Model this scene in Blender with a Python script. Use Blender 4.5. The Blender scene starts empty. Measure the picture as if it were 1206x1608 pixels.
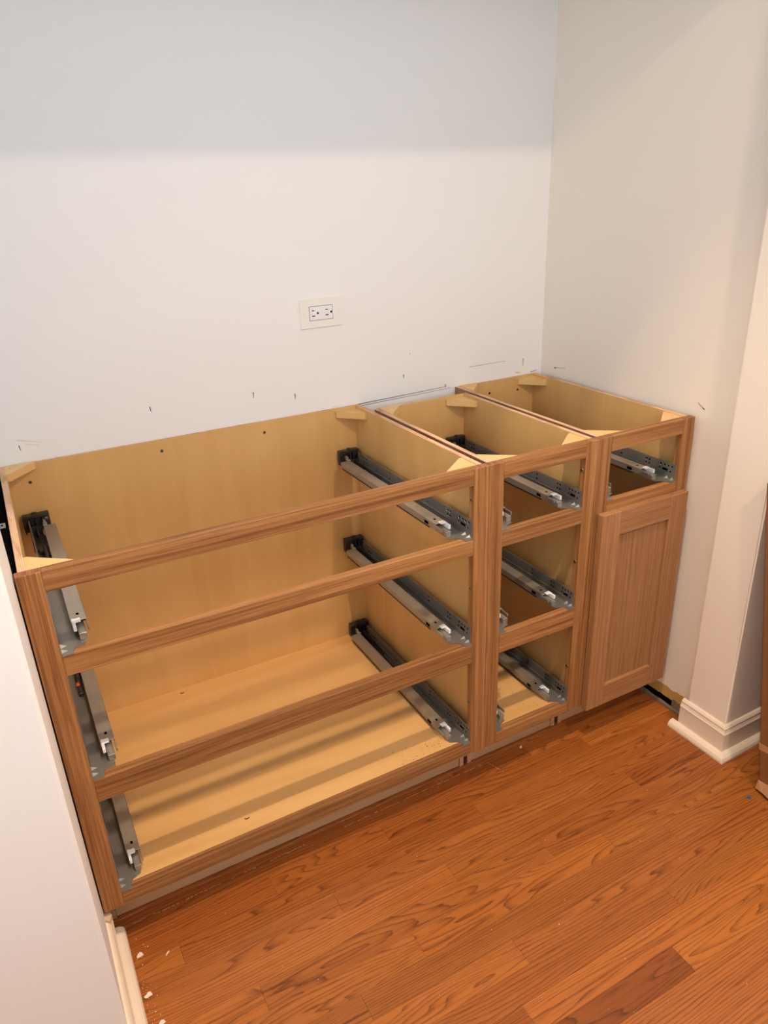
import bpy, bmesh, math, random
from mathutils import Vector, Matrix
random.seed(7)
S = bpy.context.scene
COL = S.collection

# ------------------------------------------------------------------ camera
cam_d = bpy.data.cameras.new('camera'); cam = bpy.data.objects.new('camera', cam_d); COL.objects.link(cam)
Rv = Vector((0.87810563, -0.47705279, -0.0367579)); Uv = Vector((0.22066428, 0.33561066, 0.91579078)); Fv = Vector((0.42454421, 0.8122722, -0.39997012))
cam.matrix_world = Matrix(((Rv.x, Uv.x, -Fv.x, 0.04434), (Rv.y, Uv.y, -Fv.y, -1.18900), (Rv.z, Uv.z, -Fv.z, 1.41544), (0, 0, 0, 1)))
cam_d.sensor_fit = 'VERTICAL'; cam_d.sensor_height = 36.0; cam_d.lens = 1152.93 / 1608 * 36.0
cam_d.clip_start = 0.01
S.camera = cam

# ------------------------------------------------------------------ world, lights, exposure
w = bpy.data.worlds.new('world'); S.world = w; w.use_nodes = True
w.node_tree.nodes['Background'].inputs[0].default_value = (0.82, 0.915, 0.98, 1)
w.node_tree.nodes['Background'].inputs[1].default_value = 0.75
W_STR, N_W, F_W = 2.75, 118.0, 28.0
NCOL, FCOL = (1.0, 0.76, 0.55), (1.0, 0.74, 0.55)
d = bpy.data.lights.new('ceiling_downlight_near', 'SPOT'); d.energy = N_W; d.color = NCOL; d.spot_size = math.radians(88); d.spot_blend = .7; d.shadow_soft_size = .028
o = bpy.data.objects.new('ceiling_downlight_near', d); COL.objects.link(o); o.location = (0.62, -0.60, 2.58)
d = bpy.data.lights.new('ceiling_downlight_far', 'AREA'); d.shape = 'DISK'; d.size = .14; d.energy = F_W; d.color = FCOL
o = bpy.data.objects.new('ceiling_downlight_far', d); COL.objects.link(o); o.location = (0.97, -1.65, 2.58)
w.node_tree.nodes['Background'].inputs[1].default_value = W_STR
vs = S.view_settings
vs.view_transform = 'Standard'; vs.look = 'None'; vs.exposure = 0.0; vs.gamma = 1.0; vs.use_curve_mapping = False

# ------------------------------------------------------------------ node helpers
def sl(r, g, b):
    f = lambda c: (c / 255 / 12.92) if c / 255 <= 0.04045 else ((c / 255 + 0.055) / 1.055) ** 2.4
    return (f(r), f(g), f(b), 1)
class NT:
    def __init__(s, name):
        s.m = bpy.data.materials.new(name); s.m.use_nodes = True; s.t = s.m.node_tree
        s.b = s.t.nodes['Principled BSDF']
    def n(s, ty, **k):
        x = s.t.nodes.new(ty)
        for a, v in k.items(): setattr(x, a, v)
        return x
    def l(s, a, b): s.t.links.new(a, b)
    def val(s, sock, v):
        if hasattr(v, 'is_output'): s.l(v, sock)
        else: sock.default_value = v
    def math(s, op, a, b=0.0):
        x = s.n('ShaderNodeMath', operation=op); s.val(x.inputs[0], a); s.val(x.inputs[1], b); return x.outputs[0]
    def vmath(s, op, a, b):
        x = s.n('ShaderNodeVectorMath', operation=op); s.val(x.inputs[0], a); s.val(x.inputs[1], b); return x.outputs[0]
    def noise(s, vec, scale=1.0, detail=4.0, rough=0.55, dist=0.0):
        x = s.n('ShaderNodeTexNoise'); s.l(vec, x.inputs['Vector']); x.inputs['Scale'].default_value = scale
        x.inputs['Detail'].default_value = detail; x.inputs['Roughness'].default_value = rough; x.inputs['Distortion'].default_value = dist
        return x.outputs['Fac']
    def ramp(s, fac, stops):
        x = s.n('ShaderNodeValToRGB'); e = x.color_ramp.elements
        while len(e) < len(stops): e.new(0.5)
        for i, (p, c) in enumerate(stops):
            e[i].position = p; e[i].color = c if len(c) == 4 else (*c, 1)
        s.l(fac, x.inputs[0]); return x.outputs[0]
    def mix(s, fac, a, b, mode='MIX'):
        x = s.n('ShaderNodeMix', data_type='RGBA', blend_type=mode)
        s.val(x.inputs[0], fac); s.val(x.inputs[6], a); s.val(x.inputs[7], b); return x.outputs[2]
    def obj(s): return s.n('ShaderNodeTexCoord').outputs['Object']
    def rnd(s): return s.n('ShaderNodeObjectInfo').outputs['Random']
    def bump(s, h, strength, dist=0.001):
        x = s.n('ShaderNodeBump'); x.inputs['Strength'].default_value = strength; x.inputs['Distance'].default_value = dist
        s.l(h, x.inputs['Height']); s.l(x.outputs[0], s.b.inputs['Normal'])
    def setp(s, **k):
        for a, v in k.items(): s.val(s.b.inputs[a.replace('_', ' ')], v)

def plain(name, col, rough=0.5, metal=0.0, spec=0.5, var=0.05, scale=60):
    t = NT(name); o = t.obj(); n = t.noise(o, scale, 3)
    c = t.mix(t.math('MULTIPLY', n, var * 2), col, (col[0] * .75, col[1] * .75, col[2] * .75, 1))
    t.setp(Base_Color=c, Roughness=rough, Metallic=metal); t.b.inputs['Specular IOR Level'].default_value = spec
    return t.m
def wall_mat(name, col, rough=0.55):
    t = NT(name); o = t.obj()
    n = t.noise(o, 2.2, 4, .6); f = t.noise(o, 420, 2)
    c = t.mix(t.math('MULTIPLY', n, .10), col, (col[0] * .86, col[1] * .86, col[2] * .86, 1))
    t.setp(Base_Color=c, Roughness=rough); t.b.inputs['Specular IOR Level'].default_value = .3
    t.bump(f, .08, .001); return t.m
def oak(name, axis, light, mid, dark, k=1.0):
    """unfinished oak with grain running along axis"""
    t = NT(name); o = t.obj()
    off = t.vmath('MULTIPLY', t.n('ShaderNodeCombineXYZ').outputs[0], (0, 0, 0))
    r = t.rnd(); cx = t.n('ShaderNodeCombineXYZ')
    for i, q in enumerate((7.3, 3.1, 5.7)): t.l(t.math('MULTIPLY', r, q), cx.inputs[i])
    p = t.vmath('ADD', o, cx.outputs[0])
    def st(a, b): return t.vmath('MULTIPLY', p, tuple(a if i == axis else b for i in range(3)))
    g = t.noise(st(1.6, 75 * k), 1, 5, .6, .5)
    pore = t.noise(st(11, 420 * k), 1, 3, .6)
    big = t.noise(st(1.0, 14), 1, 3, .5)
    c = t.ramp(g, [(.30, dark), (.47, mid), (.62, light)])
    c = t.mix(t.math('MULTIPLY', big, .45), c, mid)
    pr = t.ramp(pore, [(.38, (.55, .55, .55)), (.52, (1, 1, 1))])
    c = t.mix(.65, c, pr, 'MULTIPLY')
    hs = t.n('ShaderNodeHueSaturation'); t.l(c, hs.inputs['Color']); t.l(t.math('ADD', t.math('MULTIPLY', r, .22), .89), hs.inputs['Value'])
    t.setp(Base_Color=hs.outputs[0], Roughness=.55); t.b.inputs['Specular IOR Level'].default_value = .3
    t.bump(pore, .15, .0006); return t.m
def ply(name, axis, a, b):
    t = NT(name); o = t.obj(); r = t.rnd()
    cx = t.n('ShaderNodeCombineXYZ')
    for i, q in enumerate((3.3, 9.1, 4.7)): t.l(t.math('MULTIPLY', r, q), cx.inputs[i])
    p = t.vmath('ADD', o, cx.outputs[0])
    g = t.noise(t.vmath('MULTIPLY', p, tuple(1.5 if i == axis else 11 for i in range(3))), 1, 4, .55, .8)
    f = t.noise(t.vmath('MULTIPLY', p, tuple(18 if i == axis else 240 for i in range(3))), 1, 3)
    c = t.ramp(g, [(.3, b), (.7, a)])
    c = t.mix(t.math('MULTIPLY', f, .16), c, b)
    t.setp(Base_Color=c, Roughness=.42); t.b.inputs['Specular IOR Level'].default_value = .4
    return t.m

M = {}
M['wall_white'] = wall_mat('wall_white_paint', sl(243, 242, 241))
M['wall_beige'] = wall_mat('wall_beige_paint', sl(245, 235, 221))
M['trim'] = wall_mat('trim_paint', sl(238, 223, 203), .35)
OL, OM, OD = sl(175, 129, 82), sl(150, 102, 58), sl(100, 61, 29)
M['oak_x'] = oak('oak_grain_x', 0, OL, OM, OD, 1.5); M['oak_z'] = oak('oak_grain_z', 2, OL, OM, OD, 1.5)
DL, DM, DD = sl(176, 131, 90), sl(164, 117, 77), sl(142, 98, 61)
M['door_x'] = oak('door_oak_x', 0, DL, DM, DD, 2.0); M['door_z'] = oak('door_oak_z', 2, DL, DM, DD, 2.2)
M['ply_z'] = ply('birch_ply_z', 2, sl(221, 179, 117), sl(210, 165, 102))
M['ply_x'] = ply('birch_ply_x', 0, sl(226, 182, 122), sl(210, 162, 100))
M['ply_out'] = ply('ply_raw_outer', 2, sl(168, 128, 92), sl(140, 100, 66))
M['pine'] = ply('pine_block', 0, sl(232, 194, 132), sl(222, 178, 112))
def ply_edge():
    t = NT('ply_edge'); o = t.obj()
    w_ = t.n('ShaderNodeTexWave', wave_type='BANDS', bands_direction='X'); t.l(o, w_.inputs['Vector'])
    w_.inputs['Scale'].default_value = 110; w_.inputs['Distortion'].default_value = 1.0; w_.inputs['Detail'].default_value = 2
    n = t.noise(t.vmath('MULTIPLY', o, (60, 12, 60)), 1, 4)
    c = t.mix(w_.outputs['Fac'], sl(236, 202, 168), sl(205, 150, 110))
    c = t.mix(t.ramp(n, [(.5, (0, 0, 0)), (.72, (.7, .7, .7))]), c, sl(160, 100, 65))
    t.setp(Base_Color=c, Roughness=.7); return t.m
M['ply_edge'] = ply_edge()
M['end_grain'] = oak('oak_end_grain', 1, sl(165, 115, 78), sl(140, 94, 60), sl(105, 66, 40), 3.0)
M['kick'] = ply('toe_kick_raw', 0, sl(216, 182, 142), sl(202, 165, 124))
def steel(name, col, rough):
    t = NT(name); o = t.obj()
    n = t.noise(t.vmath('MULTIPLY', o, (60, 4, 60)), 1, 4); m2 = t.noise(o, 22, 4)
    c = t.mix(n, col, (col[0] * .72, col[1] * .72, col[2] * .72, 1))
    c = t.mix(t.ramp(m2, [(.55, (0, 0, 0)), (.75, (.35, .35, .35))]), c, (col[0] * .5, col[1] * .48, col[2] * .45, 1))
    t.setp(Base_Color=c, Roughness=rough, Metallic=.6); return t.m
M['steel'] = steel('galvanised_steel', sl(182, 176, 164), .38)
M['steel_dark'] = steel('steel_plate', sl(150, 148, 143), .40)
M['chrome'] = plain('bright_steel', sl(225, 225, 222), .2, 1.0)
M['black'] = plain('black_plastic', sl(48, 44, 44), .4)
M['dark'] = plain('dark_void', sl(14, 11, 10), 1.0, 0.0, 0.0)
M['white_plastic'] = plain('white_plastic', sl(240, 240, 242), .35)
M['outlet'] = plain('outlet_plastic', sl(243, 240, 234), .3, var=.01)
M['orange'] = plain('orange_plastic', sl(200, 80, 40), .4)
M['screw'] = plain('dark_screw', sl(120, 104, 88), .4, .6)
M['pencil'] = plain('pencil_graphite', sl(60, 55, 52), .6)
M['smudge'] = plain('smudge', sl(231, 225, 217), .6)
M['flake'] = plain('paint_flake_white', sl(238, 226, 210), .5)
M['sawdust'] = plain('sawdust_brown', sl(110, 66, 35), .8)
M['caulk'] = plain('old_caulk', sl(196, 150, 118), .6, var=.3, scale=200)
M['chip'] = plain('paint_chip', sl(240, 232, 224), .6)
M['blue'] = plain('blue_plastic', sl(60, 85, 140), .4)
M['drywall_paper'] = plain('torn_drywall_paper', sl(205, 165, 95), .8, var=.3, scale=90)
M['plaster_beige'] = plain('torn_plaster_beige', sl(215, 185, 150), .8, var=.3, scale=300)
M['plaster_grey'] = plain('grey_plaster', sl(135, 120, 100), .9, var=.5, scale=120)
def cardboard():
    t = NT('cardboard'); o = t.obj()
    n = t.noise(t.vmath('MULTIPLY', o, (6, 6, 40)), 1, 4); f = t.noise(o, 30, 5, .7)
    c = t.mix(n, sl(150, 98, 52), sl(126, 78, 38))
    c = t.mix(t.ramp(f, [(.58, (0, 0, 0)), (.75, (.5, .5, .5))]), c, sl(100, 66, 40))
    t.setp(Base_Color=c, Roughness=.85); return t.m
M['card'] = cardboard(); M['card_tape'] = plain('cardboard_edge_tape', sl(186, 140, 98), .6)
def floor_mat():
    t = NT('stained_oak_floor'); o = t.obj(); info = t.n('ShaderNodeObjectInfo'); r = info.outputs['Random']
    cx = t.n('ShaderNodeCombineXYZ')
    for i, q in enumerate((37.0, 11.0, 23.0)): t.l(t.math('MULTIPLY', r, q), cx.inputs[i])
    p = t.vmath('ADD', o, cx.outputs[0])
    sp = t.n('ShaderNodeSeparateXYZ'); t.l(o, sp.inputs[0])
    cc = t.noise(t.vmath('MULTIPLY', p, (.9, 1.0, 1)), 1, 1, .4)                     # where the cathedral centre runs
    n1 = t.noise(t.vmath('MULTIPLY', p, (1.5, 13, 1)), 1, 2, .4, .25)               # figure
    n2 = t.noise(t.vmath('MULTIPLY', p, (9, 70, 1)), 1, 3, .6)
    r2 = t.math('FRACT', t.math('MULTIPLY', r, 7.77))
    frq = t.math('ADD', t.math('MULTIPLY', r2, 150.0), 35.0)
    amp = t.math('ADD', t.math('MULTIPLY', t.math('SUBTRACT', 1.0, r2), 22.0), 5.0)
    ph = t.math('ADD', t.math('MULTIPLY', sp.outputs[1], frq), t.math('ADD', t.math('MULTIPLY', n1, amp), t.math('MULTIPLY', n2, .7)))
    saw = t.math('FRACT', ph)
    line = t.ramp(saw, [(.0, (0, 0, 0)), (.5, (.04, .04, .04)), (.82, (.55, .55, .55)), (.93, (1, 1, 1)), (1.0, (0, 0, 0))])
    pore = t.noise(t.vmath('MULTIPLY', p, (22, 800, 1)), 1, 3, .65)
    poreR = t.ramp(pore, [(.44, (1, 1, 1)), (.58, (0, 0, 0))])
    thin = t.noise(t.vmath('MULTIPLY', p, (5, 160, 1)), 1, 3, .6)
    big = t.noise(t.vmath('MULTIPLY', p, (1.8, 22, 1)), 1, 3, .5)
    c = t.mix(big, sl(158, 90, 37), sl(193, 121, 56))
    c = t.mix(t.math('MULTIPLY', line, t.math('ADD', t.math('MULTIPLY', poreR, .45), .42)), c, sl(66, 26, 8))
    c = t.mix(t.ramp(thin, [(.52, (0, 0, 0)), (.72, (.45, .45, .45))]), c, sl(104, 50, 18))
    c = t.mix(t.math('MULTIPLY', poreR, .14), c, sl(110, 54, 22))
    c = t.mix(1.0, c, info.outputs['Color'], 'MULTIPLY')
    t.setp(Base_Color=c, Roughness=.36); t.b.inputs['Specular IOR Level'].default_value = .45
    t.bump(t.math('ADD', line, poreR), -.12, .0006); return t.m
M['floor'] = floor_mat()
M['subfloor'] = plain('floor_joint_dark', sl(70, 34, 16), .7)

# ------------------------------------------------------------------ mesh helpers
def link(name, me, mats, parent=None, loc=(0, 0, 0)):
    o = bpy.data.objects.new(name, me); COL.objects.link(o); o.location = loc
    if parent: o.parent = parent
    if not me.materials:
        for m in (mats if isinstance(mats, (list, tuple)) else [mats]): me.materials.append(M[m])
    return o
def add_box(bm, a, b, bev=0.0, mi=0):
    vs_ = [bm.verts.new((x, y, z)) for x in (a[0], b[0]) for y in (a[1], b[1]) for z in (a[2], b[2])]
    fs = [bm.faces.new([vs_[i] for i in q]) for q in ((0, 1, 3, 2), (4, 6, 7, 5), (0, 4, 5, 1), (2, 3, 7, 6), (0, 2, 6, 4), (1, 5, 7, 3))]
    for f in fs: f.material_index = mi
    if bev:
        es = list({e for f in fs for e in f.edges})
        r = bmesh.ops.bevel(bm, geom=es, offset=bev, segments=1, affect='EDGES')
        for f in r['faces']: f.material_index = mi
    return fs
def add_prism(bm, pts, axis, a, b, mi=0):
    """polygon pts (2D, in the two remaining axes in order) extruded along axis from a to b"""
    def v(p, t):
        q = [0, 0, 0]; k = [i for i in range(3) if i != axis]
        q[axis] = t; q[k[0]] = p[0]; q[k[1]] = p[1]; return bm.verts.new(q)
    A = [v(p, a) for p in pts]; B = [v(p, b) for p in pts]; n = len(pts)
    fs = [bm.faces.new(A), bm.faces.new(B[::-1])] + [bm.faces.new((A[i], B[i], B[(i + 1) % n], A[(i + 1) % n])) for i in range(n)]
    for f in fs: f.material_index = mi
    return fs
def add_disc(bm, c, ax, r, h, seg=12, mi=0, r2=None):
    """short cylinder on axis ax starting at c, height h"""
    k = [i for i in range(3) if i != ax]; A = []; B = []
    for i in range(seg):
        t = 2 * math.pi * i / seg
        for L_, rr, d in ((A, r, 0), (B, r2 if r2 is not None else r, h)):
            q = list(c); q[k[0]] += rr * math.cos(t); q[k[1]] += rr * math.sin(t); q[ax] += d; L_.append(bm.verts.new(q))
    fs = [bm.faces.new(A), bm.faces.new(B[::-1])] + [bm.faces.new((A[i], B[i], B[(i + 1) % seg], A[(i + 1) % seg])) for i in range(seg)]
    for f in fs: f.material_index = mi
def fin(bm, name, smooth=False):
    bmesh.ops.recalc_face_normals(bm, faces=bm.faces[:])
    me = bpy.data.meshes.new(name); bm.to_mesh(me); bm.free()
    if smooth:
        for p in me.polygons: p.use_smooth = True
    return me
def box(name, a, b, mat, parent=None, bev=0.0, loc=(0, 0, 0)):
    bm = bmesh.new(); add_box(bm, a, b, bev); return link(name, fin(bm, name), mat, parent, loc)
def prism(name, pts, axis, a, b, mat, parent=None, bev=0.0):
    bm = bmesh.new(); add_prism(bm, pts, axis, a, b)
    if bev: bmesh.ops.bevel(bm, geom=bm.edges[:], offset=bev, segments=1, affect='EDGES')
    return link(name, fin(bm, name), mat, parent)
def tag(o, label=None, cat=None, group=None, kind=None):
    for k, v in (('label', label), ('category', cat), ('group', group), ('kind', kind)):
        if v: o[k] = v
    return o
def empty(name, loc, label, cat, group=None):
    o = bpy.data.objects.new(name, None); COL.objects.link(o); o.location = loc; o.empty_display_size = .1
    return tag(o, label, cat, group)

# ------------------------------------------------------------------ setting
YW = 0.612; XR = 1.565; XE = 1.53; YB, YF = -0.115, -0.235; XL = -0.0025; ZC = 2.62; ZH = 1.908
# floor slab and planks
fl = tag(box('floor', (-2.6, -4.6, -.05), (3.6, .75, -.012), 'subfloor'), 'orange-brown stained oak strip floor in front of the cabinets', None, None, 'structure')
PW = 0.0572
known = {-1: [1.0975], 0: [.339, .626, 1.255], 1: [.12, .86, 1.45], 2: [.448, 1.195], 3: [.703, 1.262], 4: [.236, .93, 1.60], 5: [.55, 1.069], 6: [.40, 1.213],
         7: [.72, 1.47], 8: [.30, 1.08, 1.55], 9: [.655, 1.38], 10: [.989], 11: [.52, 1.24], 12: [.76, 1.5]}
special = {(0, .626): (.82, .74, .70), (0, .339): (.88, .82, .78), (0, -9): (.9, .8, .74), (-1, 1.0975): (.95, .9, .85), (-1, -9): (.8, .72, .68), (3, 1.262): (.80, .72, .66), (10, -9): (.62, .52, .46),
           (3, -9): (1.10, 1.08, 1.05), (4, -9): (1.08, 1.06, 1.04), (10, .989): (1.1, 1.08, 1.0), (2, 1.195): (.92, .86, .8), (9, .655): (1.06, 1.0, .96), (9, -9): (.85, .75, .7), (2, -9): (.98, .95, .92), (1, .12): (.86, .8, .76)}
plank_cache = {}
for k in range(-2, 26):
    y1 = .0140 - PW * k; y0 = y1 - PW
    js = list(known.get(k, []))
    rr = random.Random(100 + k)
    if not js:
        x = rr.uniform(0, .6)
        while x < 2.2: js.append(round(x, 3)); x += rr.uniform(.35, .9)
    lo = [-.65 - rr.uniform(0, .2)] + js
    if js[-1] < 1.6: lo.append(js[-1] + rr.uniform(.5, .8))
    hi = lo[1:] + [max(2.4, lo[-1] + .3)]
    for i, (a, b) in enumerate(zip(lo, hi)):
        bm = bmesh.new(); L = b - a
        add_box(bm, (-L / 2 + .0001, -PW / 2 + .00012, -.0115), (L / 2 - .0001, PW / 2 - .00012, 0), .0004)
        o = link('plank', fin(bm, 'plank'), 'floor', fl, ((a + b) / 2, (y0 + y1) / 2, 0))
        v = rr.uniform(.88, 1.06)
        key = (k, -9 if i == 0 else js[i - 1] if i - 1 < len(js) else 99)
        c = special.get(key, (v, v * rr.uniform(.93, 1.0), v * rr.uniform(.88, 1.0)))
        o.color = (*c, 1)

wb = tag(box('wall_back', (-1.2, YW, -.01), (1.75, YW + .1, ZC), 'wall_white'), 'plain white painted back wall above the cabinets', None, None, 'structure')
bm = bmesh.new()
add_prism(bm, [(XR, YW + .05), (XR, YB), (XE, YB), (XE, YF), (3.6, YF), (3.6, YW + .05)], 2, -.01, ZC)
edges = [e for e in bm.edges if all(abs(v.co.x - XE) < 1e-6 for v in e.verts) and abs(e.verts[0].co.z - e.verts[1].co.z) > 1]
bmesh.ops.bevel(bm, geom=edges, offset=.004, segments=3, affect='EDGES')
wr = tag(link('wall_right', fin(bm, 'wall_right'), 'wall_beige'), 'beige painted right wall with a projecting wall end', None, None, 'structure')
bm = bmesh.new()
add_prism(bm, [(XL, .045), (XL, YF), (-2.6, YF), (-2.6, .045)], 2, -.01, ZC)
edges = [e for e in bm.edges if all(abs(v.co.x - XL) < 1e-6 and abs(v.co.y - YF) < 1e-6 for v in e.verts)]
bmesh.ops.bevel(bm, geom=edges, offset=.006, segments=4, affect='EDGES')
wl = tag(link('wall_left', fin(bm, 'wall_left'), 'wall_white'), 'white painted wall end at the left of the wide cabinet', None, None, 'structure')
tag(box('wall_header', (XL, YF, ZH), (XE, YB, ZC), 'wall_white'), 'wall header spanning the alcove opening above the frame', None, None, 'structure')
tag(box('ceiling', (-2.6, -4.6, ZC), (3.6, .75, ZC + .05), 'wall_white'), 'white ceiling over the alcove', None, None, 'structure')

bm = bmesh.new()       # unseen half wall and side walls, added to block low daylight
add_box(bm, (-2.6, -1.95, 0), (3.6, -1.85, 1.15)); add_box(bm, (-2.65, -1.95, 0), (-2.6, YF, ZC)); add_box(bm, (3.6, -1.95, 0), (3.65, YF, ZC))
tag(link('wall_light_block', fin(bm, 'wall_light_block'), 'wall_beige'), 'unseen half wall and side walls behind the viewer, added to block low daylight', None, None, 'structure')
# baseboards: profile (distance from wall, height) swept along a mitred path
BASE = [(0, 0), (.012, 0), (.012, .072), (.0135, .074), (.011, .078), (.009, .084), (.0095, .089), (.006, .094), (.0035, .096), (0, .096)]
SHOE = [(.012, 0), (.031, 0), (.031, .006), (.028, .013), (.022, .0175), (.016, .019), (.012, .019)]
def sweep(name, prof, path, mat, parent=None):
    """path: list of (point2d, offset dir2d) ; dir scaled for mitre"""
    bm = bmesh.new(); rows = []
    for (p, d) in path: rows.append([bm.verts.new((p[0] + d[0] * q, p[1] + d[1] * q, z)) for q, z in prof])
    n = len(prof)
    for a, b in zip(rows, rows[1:]):
        for i in range(n): bm.faces.new((a[i], a[(i + 1) % n], b[(i + 1) % n], b[i]))
    bm.faces.new(rows[0]); bm.faces.new(rows[-1][::-1])
    return link(name, fin(bm, name), mat, parent)
br = tag(sweep('baseboard_right', BASE, [((XE, -.103), (-1, 0)), ((XE, YF), (-1, -1)), ((2.6, YF), (0, -1))], 'trim'), 'beige white moulded baseboard wrapping the projecting wall end', None, None, 'structure')
sweep('shoe_moulding', SHOE, [((XE, -.085), (-1, 0)), ((XE, YF), (-1, -1)), ((2.6, YF), (0, -1))], 'trim', br)
bl = tag(sweep('baseboard_left', BASE, [((XL, .028), (1, 0)), ((XL, YF), (1, -1)), ((-1.1, YF), (0, -1))], 'trim'), 'narrow white baseboard below the left wall end, cut off at the cabinet', None, None, 'structure')
sweep('shoe_moulding', SHOE, [((XL, .040), (1, 0)), ((XL, YF), (1, -1)), ((-1.1, YF), (0, -1))], 'trim', bl)

# strip of wall where the baseboard is missing, at the foot of the right wall
rr = random.Random(5)
def ragged(name, y0, y1, z0, z1, jag, mat, x, th):
    top = [(y0 + (y1 - y0) * i / 14, z1 + rr.uniform(-jag, jag)) for i in range(15)]
    bot = [(y1 - (y1 - y0) * i / 14, z0 + rr.uniform(-jag, jag) * .4) for i in range(15)]
    return prism(name, top + bot, 0, x, x + th, mat, wr)
ragged('torn_drywall_paper', -.113, .06, .030, .064, .003, 'drywall_paper', XR - .0012, .0012)
ragged('exposed_gap', -.05, .10, .008, .030, .004, 'dark', XR - .0010, .001)
ragged('rough_plaster', -.113, -.04, .006, .034, .004, 'plaster_grey', XR - .003, .003)
ragged('grey_plaster_strip', -.113, .12, .0005, .010, .001, 'plaster_grey', XR - .010, .010)

# pencil marks on the walls (flat strips)
def mark_back(x0, z0, x1, z1, wd=.0026, mat='pencil', name='pencil_mark'):
    d = Vector((x1 - x0, z1 - z0)); n = Vector((-d.y, d.x)).normalized() * wd / 2
    pts = [(x0 + n.x, z0 + n.y), (x0 - n.x, z0 - n.y), (x1 - n.x * .5, z1 - n.y * .5), (x1 + n.x * .5, z1 + n.y * .5)]
    return prism(name, pts, 1, YW - .0004, YW + .001, mat, wb)
def mark_right(y0, z0, y1, z1, wd=.0016):
    d = Vector((y1 - y0, z1 - z0)); n = Vector((-d.y, d.x)).normalized() * wd / 2
    pts = [(y0 + n.x, z0 + n.y), (y0 - n.x, z0 - n.y), (y1 - n.x * .5, z1 - n.y * .5), (y1 + n.x * .5, z1 + n.y * .5)]
    return prism('pencil_mark', pts, 0, XR - .0004, XR + .001, 'pencil', wr)
for a in ((.357, .958, .359, .945), (.619, .954, .619, .939), (.733, .932, .733, .918), (1.066, .936, 1.066, .926, .003), (1.292, .927, 1.425, .927, .0010),
          (1.493, .926, 1.493, .903, .002), (1.088, .995, 1.088, .990, .001), (1.207, .887, 1.207, .877, .003), (.92, .8735, 1.207, .880, .0022), (.93, .868, 1.225, .874, .0016),
          (.057, .917, .059, .905, .0022), (1.466, .886, 1.482, .883, .0015), (1.525, .879, 1.548, .883, .002)): mark_back(*a)
mark_back(.055, .930, .105, .917, .004, 'smudge', 'smudge'); mark_back(.07, .918, .10, .910, .003, 'smudge', 'smudge'); mark_back(.84, .878, .87, .881, .003, 'smudge', 'smudge')
mark_right(.545, .899, .50, .905, .0012); mark_right(.549, .898, .540, .899, .004); mark_right(.012, .905, -.008, .893, .0014); mark_right(-.003, .896, -.010, .892, .003)

# ------------------------------------------------------------------ cabinets
H, ZB, SW, FT = .876, .114, .0394, .019
O1T, O1B, O2T, O2B, O3T, O3B = .8376, .7111, .6721, .4393, .3869, .1482
PO, PI = .006, .018       # outer / inner face of a side panel measured from the edge of its face frame
KY = .082
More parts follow.
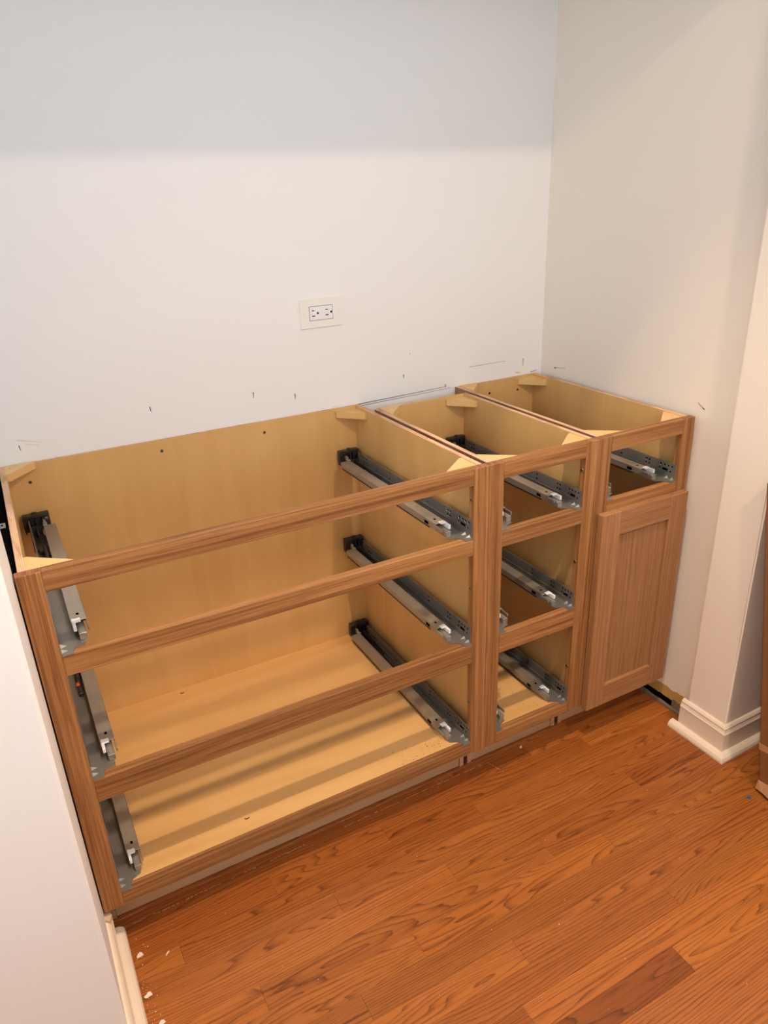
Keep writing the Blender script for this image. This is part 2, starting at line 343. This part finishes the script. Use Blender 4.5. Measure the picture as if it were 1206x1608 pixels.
# drawer slides: shared meshes for both hands (m=+1 mounted on the left of an opening, -1 on the right); origin at the stile edge on top of the rail
SL = {}
def slide_meshes(m):
    D = {}
    bm = bmesh.new(); q = lambda u: m * u
    def bx(u0, u1, y0, y1, z0, z1, bev=0, b=None, mi=0):
        add_box(b if b is not None else bm, (min(q(u0), q(u1)), y0, z0), (max(q(u0), q(u1)), y1, z1), bev, mi)
    # L-shaped plate: upright flange and flat bed with a notched front
    bx(-.0008, .0007, .006, .556, .0, .043)
    bed = [(0, 0), (.020, 0), (.020, .012), (.0225, .017), (.028, .022), (.037, .026), (.044, .029), (.044, .035), (.040, .042), (.040, .553), (0, .553)]
    add_prism(bm, [(q(u), y) for u, y in bed], 2, .0002, .0016)
    for y in (.014, .031):        # pressed gussets
        a = [bm.verts.new((q(u), yy, z)) for u, yy, z in ((.0006, y - .0045, .0015), (.0006, y + .0045, .0015), (.012, y, .0015), (.0006, y, .0075))]
        for f in ((0, 1, 2), (0, 3, 1), (1, 3, 2), (0, 2, 3)): bm.faces.new([a[i] for i in f])
    bx(.0006, .0024, .04, .55, .0148, .0158)            # pressed rib along the flange
    D['slide'] = fin(bm, 'drawer_slide')
    b = bmesh.new()                                     # runner channel (top, two cheeks)
    bx(.0265, .0535, .070, .557, .0222, .024, .0005, b); bx(.0520, .0535, .070, .557, .0085, .0225, 0, b); bx(.0265, .028, .075, .557, .0085, .0225, 0, b)
    bx(.0515, .0545, .044, .0705, .0125, .0205, .0006, b)   # cheek tab
    D['runner'] = fin(b, 'runner')
    b = bmesh.new(); bx(.0345, .0475, .036, .55, .0016, .0150, .0010, b); bx(.0375, .0445, .034, .09, .0150, .0162, .0005, b); D['core_rail'] = fin(b, 'core_rail')
    b = bmesh.new(); bx(.0495, .0545, .10, .55, .0055, .0088, 0, b); bx(.046, .052, .10, .55, .0035, .0085, 0, b); D['glide_strip'] = fin(b, 'glide_strip')
    b = bmesh.new(); bx(.0278, .0335, .047, .078, .0145, .0250, .0008, b); bx(.0278, .0430, .064, .076, .0222, .0256, .0008, b); D['release_clip'] = fin(b, 'release_clip')
    b = bmesh.new()
    bx(-.013, .045, .583, .5955, .003, .041, .0015, b); bx(-.013, .045, .577, .595, .038, .0455, .001, b); add_disc(b, (q(.014), .5865, .045), 2, .0055, .004, 10)
    for u in (-.012, .004, .014, .028): bx(u, u + .003, .572, .584, .004, .038, 0, b)
    bx(-.003, .024, .46, .575, .0015, .0075, 0, b); bx(-.003, .0, .46, .58, .0015, .030, 0, b); bx(.012, .0145, .50, .58, .0015, .024, 0, b); bx(-.003, .024, .553, .557, .0015, .026, 0, b)
    D['rear_bracket'] = fin(b, 'rear_bracket')
    b = bmesh.new(); add_disc(b, (q(.019), .33, .0105), 1, .0055, .13, 12); bx(.006, .024, .44, .46, .0016, .012, .001, b); bx(.014, .022, .27, .33, .007, .013, .001, b); D['damper'] = fin(b, 'damper')
    b = bmesh.new(); bx(.012, .019, .300, .312, .0125, .0145, .0006, b); D['orange_tab'] = fin(b, 'latch')
    b = bmesh.new(); bx(.0385, .0435, .090, .0975, .0237, .02415, 0, b); bx(.0533, .0538, .100, .117, .0110, .0185, 0, b); bx(.0533, .0538, .0935, .0950, .0140, .0160, 0, b); D['cutouts'] = fin(b, 'cutouts')
    b = bmesh.new(); bx(.026, .036, .548, .566, .024, .0285, .001, b); bx(.028, .034, .560, .572, .0275, .034, .001, b); D['rear_hook'] = fin(b, 'rear_hook')
    b = bmesh.new(); add_disc(b, (q(.038), .5825, .030), 1, .0045, -.001, 12); D['bracket_screw'] = fin(b, 'bracket_screw')
    # holes in the upright flange: dark bores with a bright raised rim
    b = bmesh.new(); x0 = .0009
    H_ = [(.018, .034), (.030, .034), (.042, .034), (.054, .034), (.056, .023), (.092, .034), (.102, .034), (.092, .023), (.102, .023), (.19, .035), (.19, .023),
          (.375, .036), (.375, .022), (.505, .036), (.517, .036), (.529, .036), (.505, .025), (.517, .025), (.022, .020)]
    for y, z in H_:
        add_disc(b, (q(x0), y, z), 0, q(.0003), .0001, 4) if False else None
        seg = 12; inn = []; out = []
        for i in range(seg):
            t = 2 * math.pi * i / seg; cy, cz = math.cos(t), math.sin(t)
            inn.append(b.verts.new((q(x0), y + .0026 * cy, z + .0026 * cz))); out.append(b.verts.new((q(x0 + .0004), y + .0034 * cy, z + .0034 * cz)))
        f = b.faces.new(inn); f.material_index = 0
        for i in range(seg):
            f = b.faces.new((inn[i], inn[(i + 1) % seg], out[(i + 1) % seg], out[i])); f.material_index = 1
    bx(x0 - .0003, x0 + .0001, .030, .048, .020, .0255, 0, b, 0); bx(x0 - .0002, x0 + .0004, .0295, .0485, .0192, .0200, 0, b, 1)
    me = bpy.data.meshes.new('mounting_holes'); b.to_mesh(me); b.free(); D['mounting_holes'] = me
    return D
for m in (1, -1): SL[m] = slide_meshes(m)
SM = {'runner': 'steel', 'core_rail': 'steel', 'glide_strip': 'black', 'release_clip': 'white_plastic', 'rear_bracket': 'black', 'damper': 'black', 'orange_tab': 'orange', 'rear_hook': 'steel', 'bracket_screw': 'chrome', 'mounting_holes': ('dark', 'chrome'), 'cutouts': 'dark'}
def add_slide(root, x, z, m, depth, full=True):
    s = link('drawer_slide', SL[m]['slide'], 'steel_dark', root, (x, 0, z))
    s['label'] = 'galvanised undermount drawer slide'
    for k, mat in SM.items():
        if k == 'orange_tab' and m < 0: continue
        nm = {'orange_tab': 'latch'}.get(k, k)
        c = link(nm, SL[m][k], mat, s)
        if k in ('mounting_holes', 'cutouts'): c['kind'] = 'stuff'
        if k == 'release_clip': c['label'] = 'white plastic release clip'
        if k == 'rear_bracket': c['label'] = 'black plastic rear bracket'
    s.scale = (1, depth / .602, 1)
    return s
def side_panel(root, x0, x1, depth, outer):
    """panel with a toe-kick notch; top edge shows bare ply, outer face raw"""
    bm = bmesh.new()
    fs = add_prism(bm, [(FT, ZB - .01), (KY - .002, ZB - .01), (KY - .002, 0), (depth, 0), (depth, H - .001), (FT, H - .001)], 0, x0, x1)
    me = fin(bm, 'side_panel')
    for m in ('ply_z', 'ply_edge', 'ply_out'): me.materials.append(M[m])
    for p in me.polygons:
        if p.normal.z > .9 or p.normal.y < -.9 or p.normal.y > .9: p.material_index = 1
        elif p.normal.x * outer > .9: p.material_index = 2
    return link('side_panel', me, None, root)
def block(root, cx, cy, sx, sy, z, lx=.062, ly=.066, th=.017):
    """triangular corner block filling the corner (cx,cy), legs towards sx, sy"""
    pts = [(cx, cy), (cx + sx * lx, cy), (cx + sx * lx, cy + sy * .006), (cx + sx * .006, cy + sy * ly), (cx, cy + sy * ly)]
    o = prism('corner_block', pts, 2, z - th, z, 'pine', root)
    bm = bmesh.new()
    for k in (.3, .62): add_disc(bm, (cx + sx * lx * k * .55, cy + sy * ly * (1 - k) * .6, z - .0003), 2, .003, .0006, 8)
    link('staple', fin(bm, 'staple'), 'ply_x', o)
    return o
def screw(root, c, ax, h, r=.0042):
    bm = bmesh.new(); add_disc(bm, c, ax, r, h, 12, 0, r * .8)
    k = [i for i in range(3) if i != ax]
    for i in (0, 1):
        a = [0, 0, 0]; b = [0, 0, 0]
        for j, kk in enumerate(k): a[kk] = c[kk] - (r * .55 if j == i else r * .13); b[kk] = c[kk] + (r * .55 if j == i else r * .13)
        a[ax] = c[ax] + h; b[ax] = c[ax] + h * 1.15; add_box(bm, [min(p, q) for p, q in zip(a, b)], [max(p, q) for p, q in zip(a, b)], 0, 1)
    return link('screw', fin(bm, 'screw'), ('screw', 'dark'), root)

def carcass(root, W, depth):
    """root-local: x from 0 to W, y=0 at the front of the face frame"""
    for a in (0, W - SW):
        bm = bmesh.new(); add_box(bm, (a + .0002, 0, ZB), (a + SW - .0002, FT, H), .0012); me = fin(bm, 'stile'); me.materials.append(M['oak_z']); me.materials.append(M['end_grain'])
        for p in me.polygons:
            if abs(p.normal.z) > .9: p.material_index = 1
        link('stile', me, None, root)
    side_panel(root, PO, PI, depth + .006, -1); side_panel(root, W - PI, W - PO, depth + .006, 1)
    bm = bmesh.new(); add_box(bm, (PI, depth, ZB), (W - PI, depth + .006, H - .001)); me = fin(bm, 'back_panel')
    me.materials.append(M['ply_z']); me.materials.append(M['ply_edge'])
    for p in me.polygons:
        if p.normal.z > .9: p.material_index = 1
    link('back_panel', me, None, root)
    box('bottom_panel', (PI, FT, O3B - .013), (W - PI, depth, O3B - .001), 'ply_x', root)
    box('toe_kick', (PI + .001, KY + .002, 0), (W - PI - .001, KY + .014, ZB + .015), 'kick', root)
    i0, i1 = PI, W - PI
    block(root, i0, depth, 1, -1, H + .002); block(root, i1, depth, -1, -1, H - .0085)
    block(root, i0, FT, 1, 1, H - .003, .075, .06); block(root, i1, FT, -1, 1, H - .003, .075, .062)
def rail(root, W, z0, z1): return box('rail', (SW, 0.0002, z0), (W - SW, FT, z1), 'oak_x', root, .0008)

# wide cabinet
WA, WBw, WCw = .9229, .3112, .3134
A = empty('base_cabinet', (0, 0, 0), 'wide oak-framed base cabinet with three empty drawer openings, beside the left wall', 'cabinet', 'unfinished oak base cabinets')
carcass(A, WA, .604)
for z0, z1 in ((O1T, H), (O2T, O1B), (O3T, O2B), (ZB, O3B)): rail(A, WA, z0, z1)
for z in (O1B, O2B, O3B): add_slide(A, SW, z + .0003, 1, .604); add_slide(A, WA - SW, z + .0003, -1, .604)
for x, z in ((.367, .8459), (.6355, .8448), (.062, .829)): screw(A, (x, .604, z), 1, -.0012)
for z in (.802, .585, .270): screw(A, (WA - SW, .010, z), 0, -.001, .004)
# middle cabinet
B = empty('base_cabinet', (WA, 0, 0), 'narrow oak-framed base cabinet with three drawer openings, between the other two cabinets', 'cabinet', 'unfinished oak base cabinets')
carcass(B, WBw, .529)
for z0, z1 in ((O1T, H), (O2T, O1B), (O3T, O2B), (ZB, O3B)): rail(B, WBw, z0, z1)
for z in (O1B, O2B, O3B): add_slide(B, SW, z + .0003, 1, .529); add_slide(B, WBw - SW, z + .0003, -1, .529)
for z in (.805, .566, .258): screw(B, (WBw - SW, .011, z), 0, -.0015, .005)
# right cabinet with a door
Cb = empty('base_cabinet', (WA + WBw, 0, 0), 'narrow oak base cabinet with a drawer opening above a closed shaker door', 'cabinet', 'unfinished oak base cabinets')
carcass(Cb, WCw, .604)
for z0, z1 in ((O1T, H), (O2T, O1B), (ZB, O3B)): rail(Cb, WCw, z0, z1)
add_slide(Cb, SW, O1B + .0003, 1, .604); add_slide(Cb, WCw - SW, O1B + .0003, -1, .604)
for x, z in ((.128, .838), (.235, .833)): screw(Cb, (x, .604, z), 1, -.0012)
# door
x0, x1, z0, z1, dy0, dy1 = 1.2438 - WA - WBw, 1.5337 - WA - WBw, .1101, .6866, -.0212, -.0015
SWD, RWD = .060, .064
door = box('door', (x0 + SWD - .008, dy0 + .009, z0 + RWD - .008), (x1 - SWD + .008, dy0 + .0145, z1 - RWD + .008), 'door_z', Cb)
door['label'] = 'recessed oak panel of the shaker door'
for a in (x0, x1 - SWD): box('door_stile', (a, dy0, z0), (a + SWD, dy1, z1), 'door_z', door, .0014)
for a in (z0, z1 - RWD): box('door_rail', (x0 + SWD, dy0 + .0002, a), (x1 - SWD, dy1, a + RWD), 'door_x', door, .0010)

# ------------------------------------------------------------------ wall outlet
ocx, ocz = .8225, 1.1335
out = empty('wall_outlet', (ocx, YW, ocz), 'white horizontal duplex wall outlet with cover plate on the back wall', 'outlet')
bm = bmesh.new(); add_box(bm, (-.062, -.0055, -.0405), (.062, 0, .0405))
bmesh.ops.bevel(bm, geom=[e for e in bm.edges if all(v.co.y < -.004 for v in e.verts)], offset=.0042, segments=3, affect='EDGES')
link('cover_plate', fin(bm, 'cover_plate'), 'outlet', out)
dev = box('receptacle', (-.0325, -.0068, -.0172), (.0325, -.003, .0172), 'white_plastic', out, .0006)
box('receptacle_gap', (-.0334, -.00575, -.0181), (.0334, -.0045, .0181), 'dark', out)
def slot(x, z, w_, h_): box('slot', (x - w_ / 2, -.0070, z - h_ / 2), (x + w_ / 2, -.0062, z + h_ / 2), 'dark', dev)
for dx in (-.0225, .0155):
    slot(dx, .0072, .0068, .0022); slot(dx + .0004, -.0064, .0085, .0024)
    bm = bmesh.new(); add_disc(bm, (dx + .0125, -.0070, .0002), 1, .0029, .0008, 10); link('ground_hole', fin(bm, 'ground_hole'), 'dark', dev)
for s in (-1, 1):
    bm = bmesh.new(); add_disc(bm, (s * .0485, -.0055, 0), 1, .0031, -.0009, 14, 0, .0024); add_box(bm, (s * .0485 - .0005, -.0066, -.0022), (s * .0485 + .0005, -.0063, .0022), 0, 1)
    link('plate_screw', fin(bm, 'plate_screw'), ('outlet', 'smudge'), out)

# ------------------------------------------------------------------ dark panel in the gap at the left of the wide cabinet
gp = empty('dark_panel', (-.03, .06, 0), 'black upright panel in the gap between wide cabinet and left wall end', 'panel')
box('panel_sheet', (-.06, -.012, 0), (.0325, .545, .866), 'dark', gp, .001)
pl = box('latch_plate', (.008, .190, .866), (.030, .215, .8675), 'steel_dark', gp, .0004)
for dx in (.012, .022): box('latch_hole', (dx, .199, .8674), (dx + .004, .206, .8678), 'dark', pl)

# ------------------------------------------------------------------ cardboard carton leaning at the right edge
cb = empty('cardboard_carton', (1.502, -.372, .0), 'worn brown cardboard carton leaning against the projecting wall end', 'carton')
cb.rotation_euler = (math.radians(-9.2), 0, 0)
W_, D_, T_ = .55, .17, .80
bm = bmesh.new(); add_box(bm, (0, -D_, .0), (W_, 0, T_), .003); link('carton_body', fin(bm, 'carton_body'), 'card', cb)
box('tape_band', (-.0006, -D_ - .0006, .118), (W_ + .0006, .0006, .136), 'card_tape', cb)
bm = bmesh.new()
rr = random.Random(11); pts = []
vsu = [bm.verts.new((-.001 + rr.uniform(-.001, .001), -i * .02, .030 + rr.uniform(-.008, .008))) for i in range(8)]
vsl = [bm.verts.new((-.012 + rr.uniform(-.005, .005), -i * .02 + .004, .004 + rr.uniform(-.003, .004) + i * .002)) for i in range(8)]
for i in range(7): bm.faces.new((vsu[i], vsu[i + 1], vsl[i + 1], vsl[i]))
me = fin(bm, 'torn_flap'); tf = link('torn_flap', me, 'card_tape', cb); sm = tf.modifiers.new('th', 'SOLIDIFY'); sm.thickness = .002

# ------------------------------------------------------------------ debris
rr = random.Random(3)
def flake(name, x, y, z, s, mat, label, cat, th=.0006, group=None, el=1.0, ang=0):
    bm = bmesh.new(); n = 9; pts = []
    for i in range(n):
        t = 2 * math.pi * i / n; r = s * rr.uniform(.45, 1.0); px, py = r * math.cos(t) * el, r * math.sin(t)
        pts.append((px * math.cos(ang) - py * math.sin(ang), px * math.sin(ang) + py * math.cos(ang)))
    add_prism(bm, pts, 2, 0, th)
    o = link(name, fin(bm, name), mat, None, (x, y, z)); return tag(o, label, cat, group)
flake('paint_flake', .0438, -.0331, 0, .008, 'flake', 'white paint flake on the floor nearest the cut baseboard end', 'paint flake', .0008, 'white paint flakes on the floor', 1.3, .9)
flake('paint_flake', .094, -.0573, 0, .008, 'flake', 'thin slanted white paint sliver on the floor, farthest from the left baseboard', 'paint flake', .0006, 'white paint flakes on the floor', .25, -.8)
flake('paint_flake', .0407, -.1258, 0, .008, 'flake', 'broad white paint flake on the floor beside the left shoe moulding, near the bottom edge', 'paint flake', .0008, 'white paint flakes on the floor', 1.2, .2)
flake('paint_flake', .0526, -.1917, 0, .006, 'flake', 'white paint flake on the floor cut by the bottom edge of the picture', 'paint flake', .0008, 'white paint flakes on the floor', 1.2, .4)
flake('paper_scrap', 1.0912, .0565, 0, .009, 'flake', 'small pale scrap on the floor below the middle cabinet', 'scrap', .0008, None, .4, -.9)
flake('plastic_bit', 1.4618, -.3757, 0, .005, 'blue', 'tiny blue plastic bit on the floor beside the carton', 'scrap', .0015, None, 1.4, .2)
def curl(name, x, y, z, r, label):
    bm = bmesh.new(); n = 8
    for i in range(n):
        t0, t1 = math.pi * (.9 + 1.0 * i / n), math.pi * (.9 + 1.0 * (i + 1) / n)
        p0, p1 = Vector((r * math.cos(t0), r * .6 * math.sin(t0), 0)), Vector((r * math.cos(t1), r * .6 * math.sin(t1), 0))
        d = (p1 - p0).normalized(); nn = Vector((-d.y, d.x, 0)) * .0009
        v = [bm.verts.new(p) for q in (0, .0016) for p in (p0 + nn + Vector((0, 0, q)), p0 - nn + Vector((0, 0, q)), p1 - nn + Vector((0, 0, q)), p1 + nn + Vector((0, 0, q)))]
        for f in ((0, 1, 2, 3), (7, 6, 5, 4), (0, 4, 5, 1), (1, 5, 6, 2), (2, 6, 7, 3), (3, 7, 4, 0)): bm.faces.new([v[j] for j in f])
    return tag(link(name, fin(bm, name), 'sawdust', None, (x, y, z)), label, 'wood shaving')
ZF = O3B - .001
curl('wood_shaving', .3208, .0574, ZF, .005, 'dark curled wood shaving on the bottom panel of the wide cabinet near its front')
curl('wood_shaving', .3101, .585, ZF, .005, 'dark curled wood shaving on the wide cabinet bottom against its back panel')
def specks(name, n, fn, mat, label, s0, s1, z):
    bm = bmesh.new()
    for i in range(n):
        x, y = fn(); s = rr.uniform(s0, s1); a = rr.uniform(0, 6.28); e = rr.uniform(.4, 1)
        v = [bm.verts.new((x + s * e * math.cos(a + k * 1.57 + .2 * (k % 2)), y + s * math.sin(a + k * 1.57), zz)) for zz in (z, z + s * .6) for k in range(4)]
        for f in ((0, 1, 2, 3), (7, 6, 5, 4), (0, 4, 5, 1), (1, 5, 6, 2), (2, 6, 7, 3), (3, 7, 4, 0)): bm.faces.new([v[j] for j in f])
    return tag(link(name, fin(bm, name), mat), label, 'debris', None, 'stuff')
specks('sawdust', 60, lambda: (rr.uniform(.70, .828), FT + .002 + min(.075, abs(rr.gauss(0, .026)))), 'sawdust', 'brown sawdust specks at the front right of the wide cabinet bottom', .0004, .0013, ZF)
specks('sawdust', 16, lambda: (rr.uniform(.27, .62), rr.uniform(.46, .57)), 'sawdust', 'few brown sawdust specks on the wide cabinet bottom near its back panel', .0004, .0011, ZF)
specks('sawdust', 30, lambda: (rr.uniform(.97, 1.2), FT + .002 + abs(rr.gauss(0, .05))), 'sawdust', 'brown sawdust specks scattered on the bottom of the middle cabinet', .0004, .0013, ZF)
def ff():
    q = rr.random()
    if q < .45: return .032 + abs(rr.gauss(0, .012)), rr.uniform(-.26, .03)
    return rr.uniform(.05, 1.5), rr.uniform(-.75, .07)
def ff2():
    while True:
        p = ff()
        if not (p[0] > 1.45 and p[1] < -.05): return p
specks('floor_crumbs', 130, ff2, 'flake', 'tiny pale crumbs scattered over the oak floor', .0004, .0013, 0)
# line of old caulk left on the floor in front of the toe kick
bm = bmesh.new()
def strip(p, q, n, w0):
    for i in range(n):
        if rr.random() < .25: continue
        t0, t1 = i / n, (i + rr.uniform(.5, 1.0)) / n
        a = Vector(p).lerp(Vector(q), t0); b = Vector(p).lerp(Vector(q), t1); d = (b - a).normalized(); nn = Vector((-d.y, d.x)) * w0 * rr.uniform(.3, 1)
        j = rr.uniform(-.001, .001)
        add_prism(bm, [(a.x + nn.x, a.y + nn.y + j), (a.x - nn.x, a.y - nn.y + j), (b.x - nn.x, b.y - nn.y + j), (b.x + nn.x, b.y + nn.y + j)], 2, 0, .0006)
strip((.035, .047), (.45, .053), 40, .0008); strip((.55, .054), (.977, .056), 46, .0009); strip((.977, .056), (.994, .003), 10, .0008)
o = link('caulk_residue', fin(bm, 'caulk_residue'), 'caulk', fl); o['kind'] = 'stuff'
# torn stub of plaster on top of the cut left baseboard
bm = bmesh.new(); add_prism(bm, [(XL, .028), (.009, .028), (.011, .0), (.006, -.012), (XL, -.006)], 2, .094, .102)
link('torn_plaster', fin(bm, 'torn_plaster'), 'plaster_beige', bl)
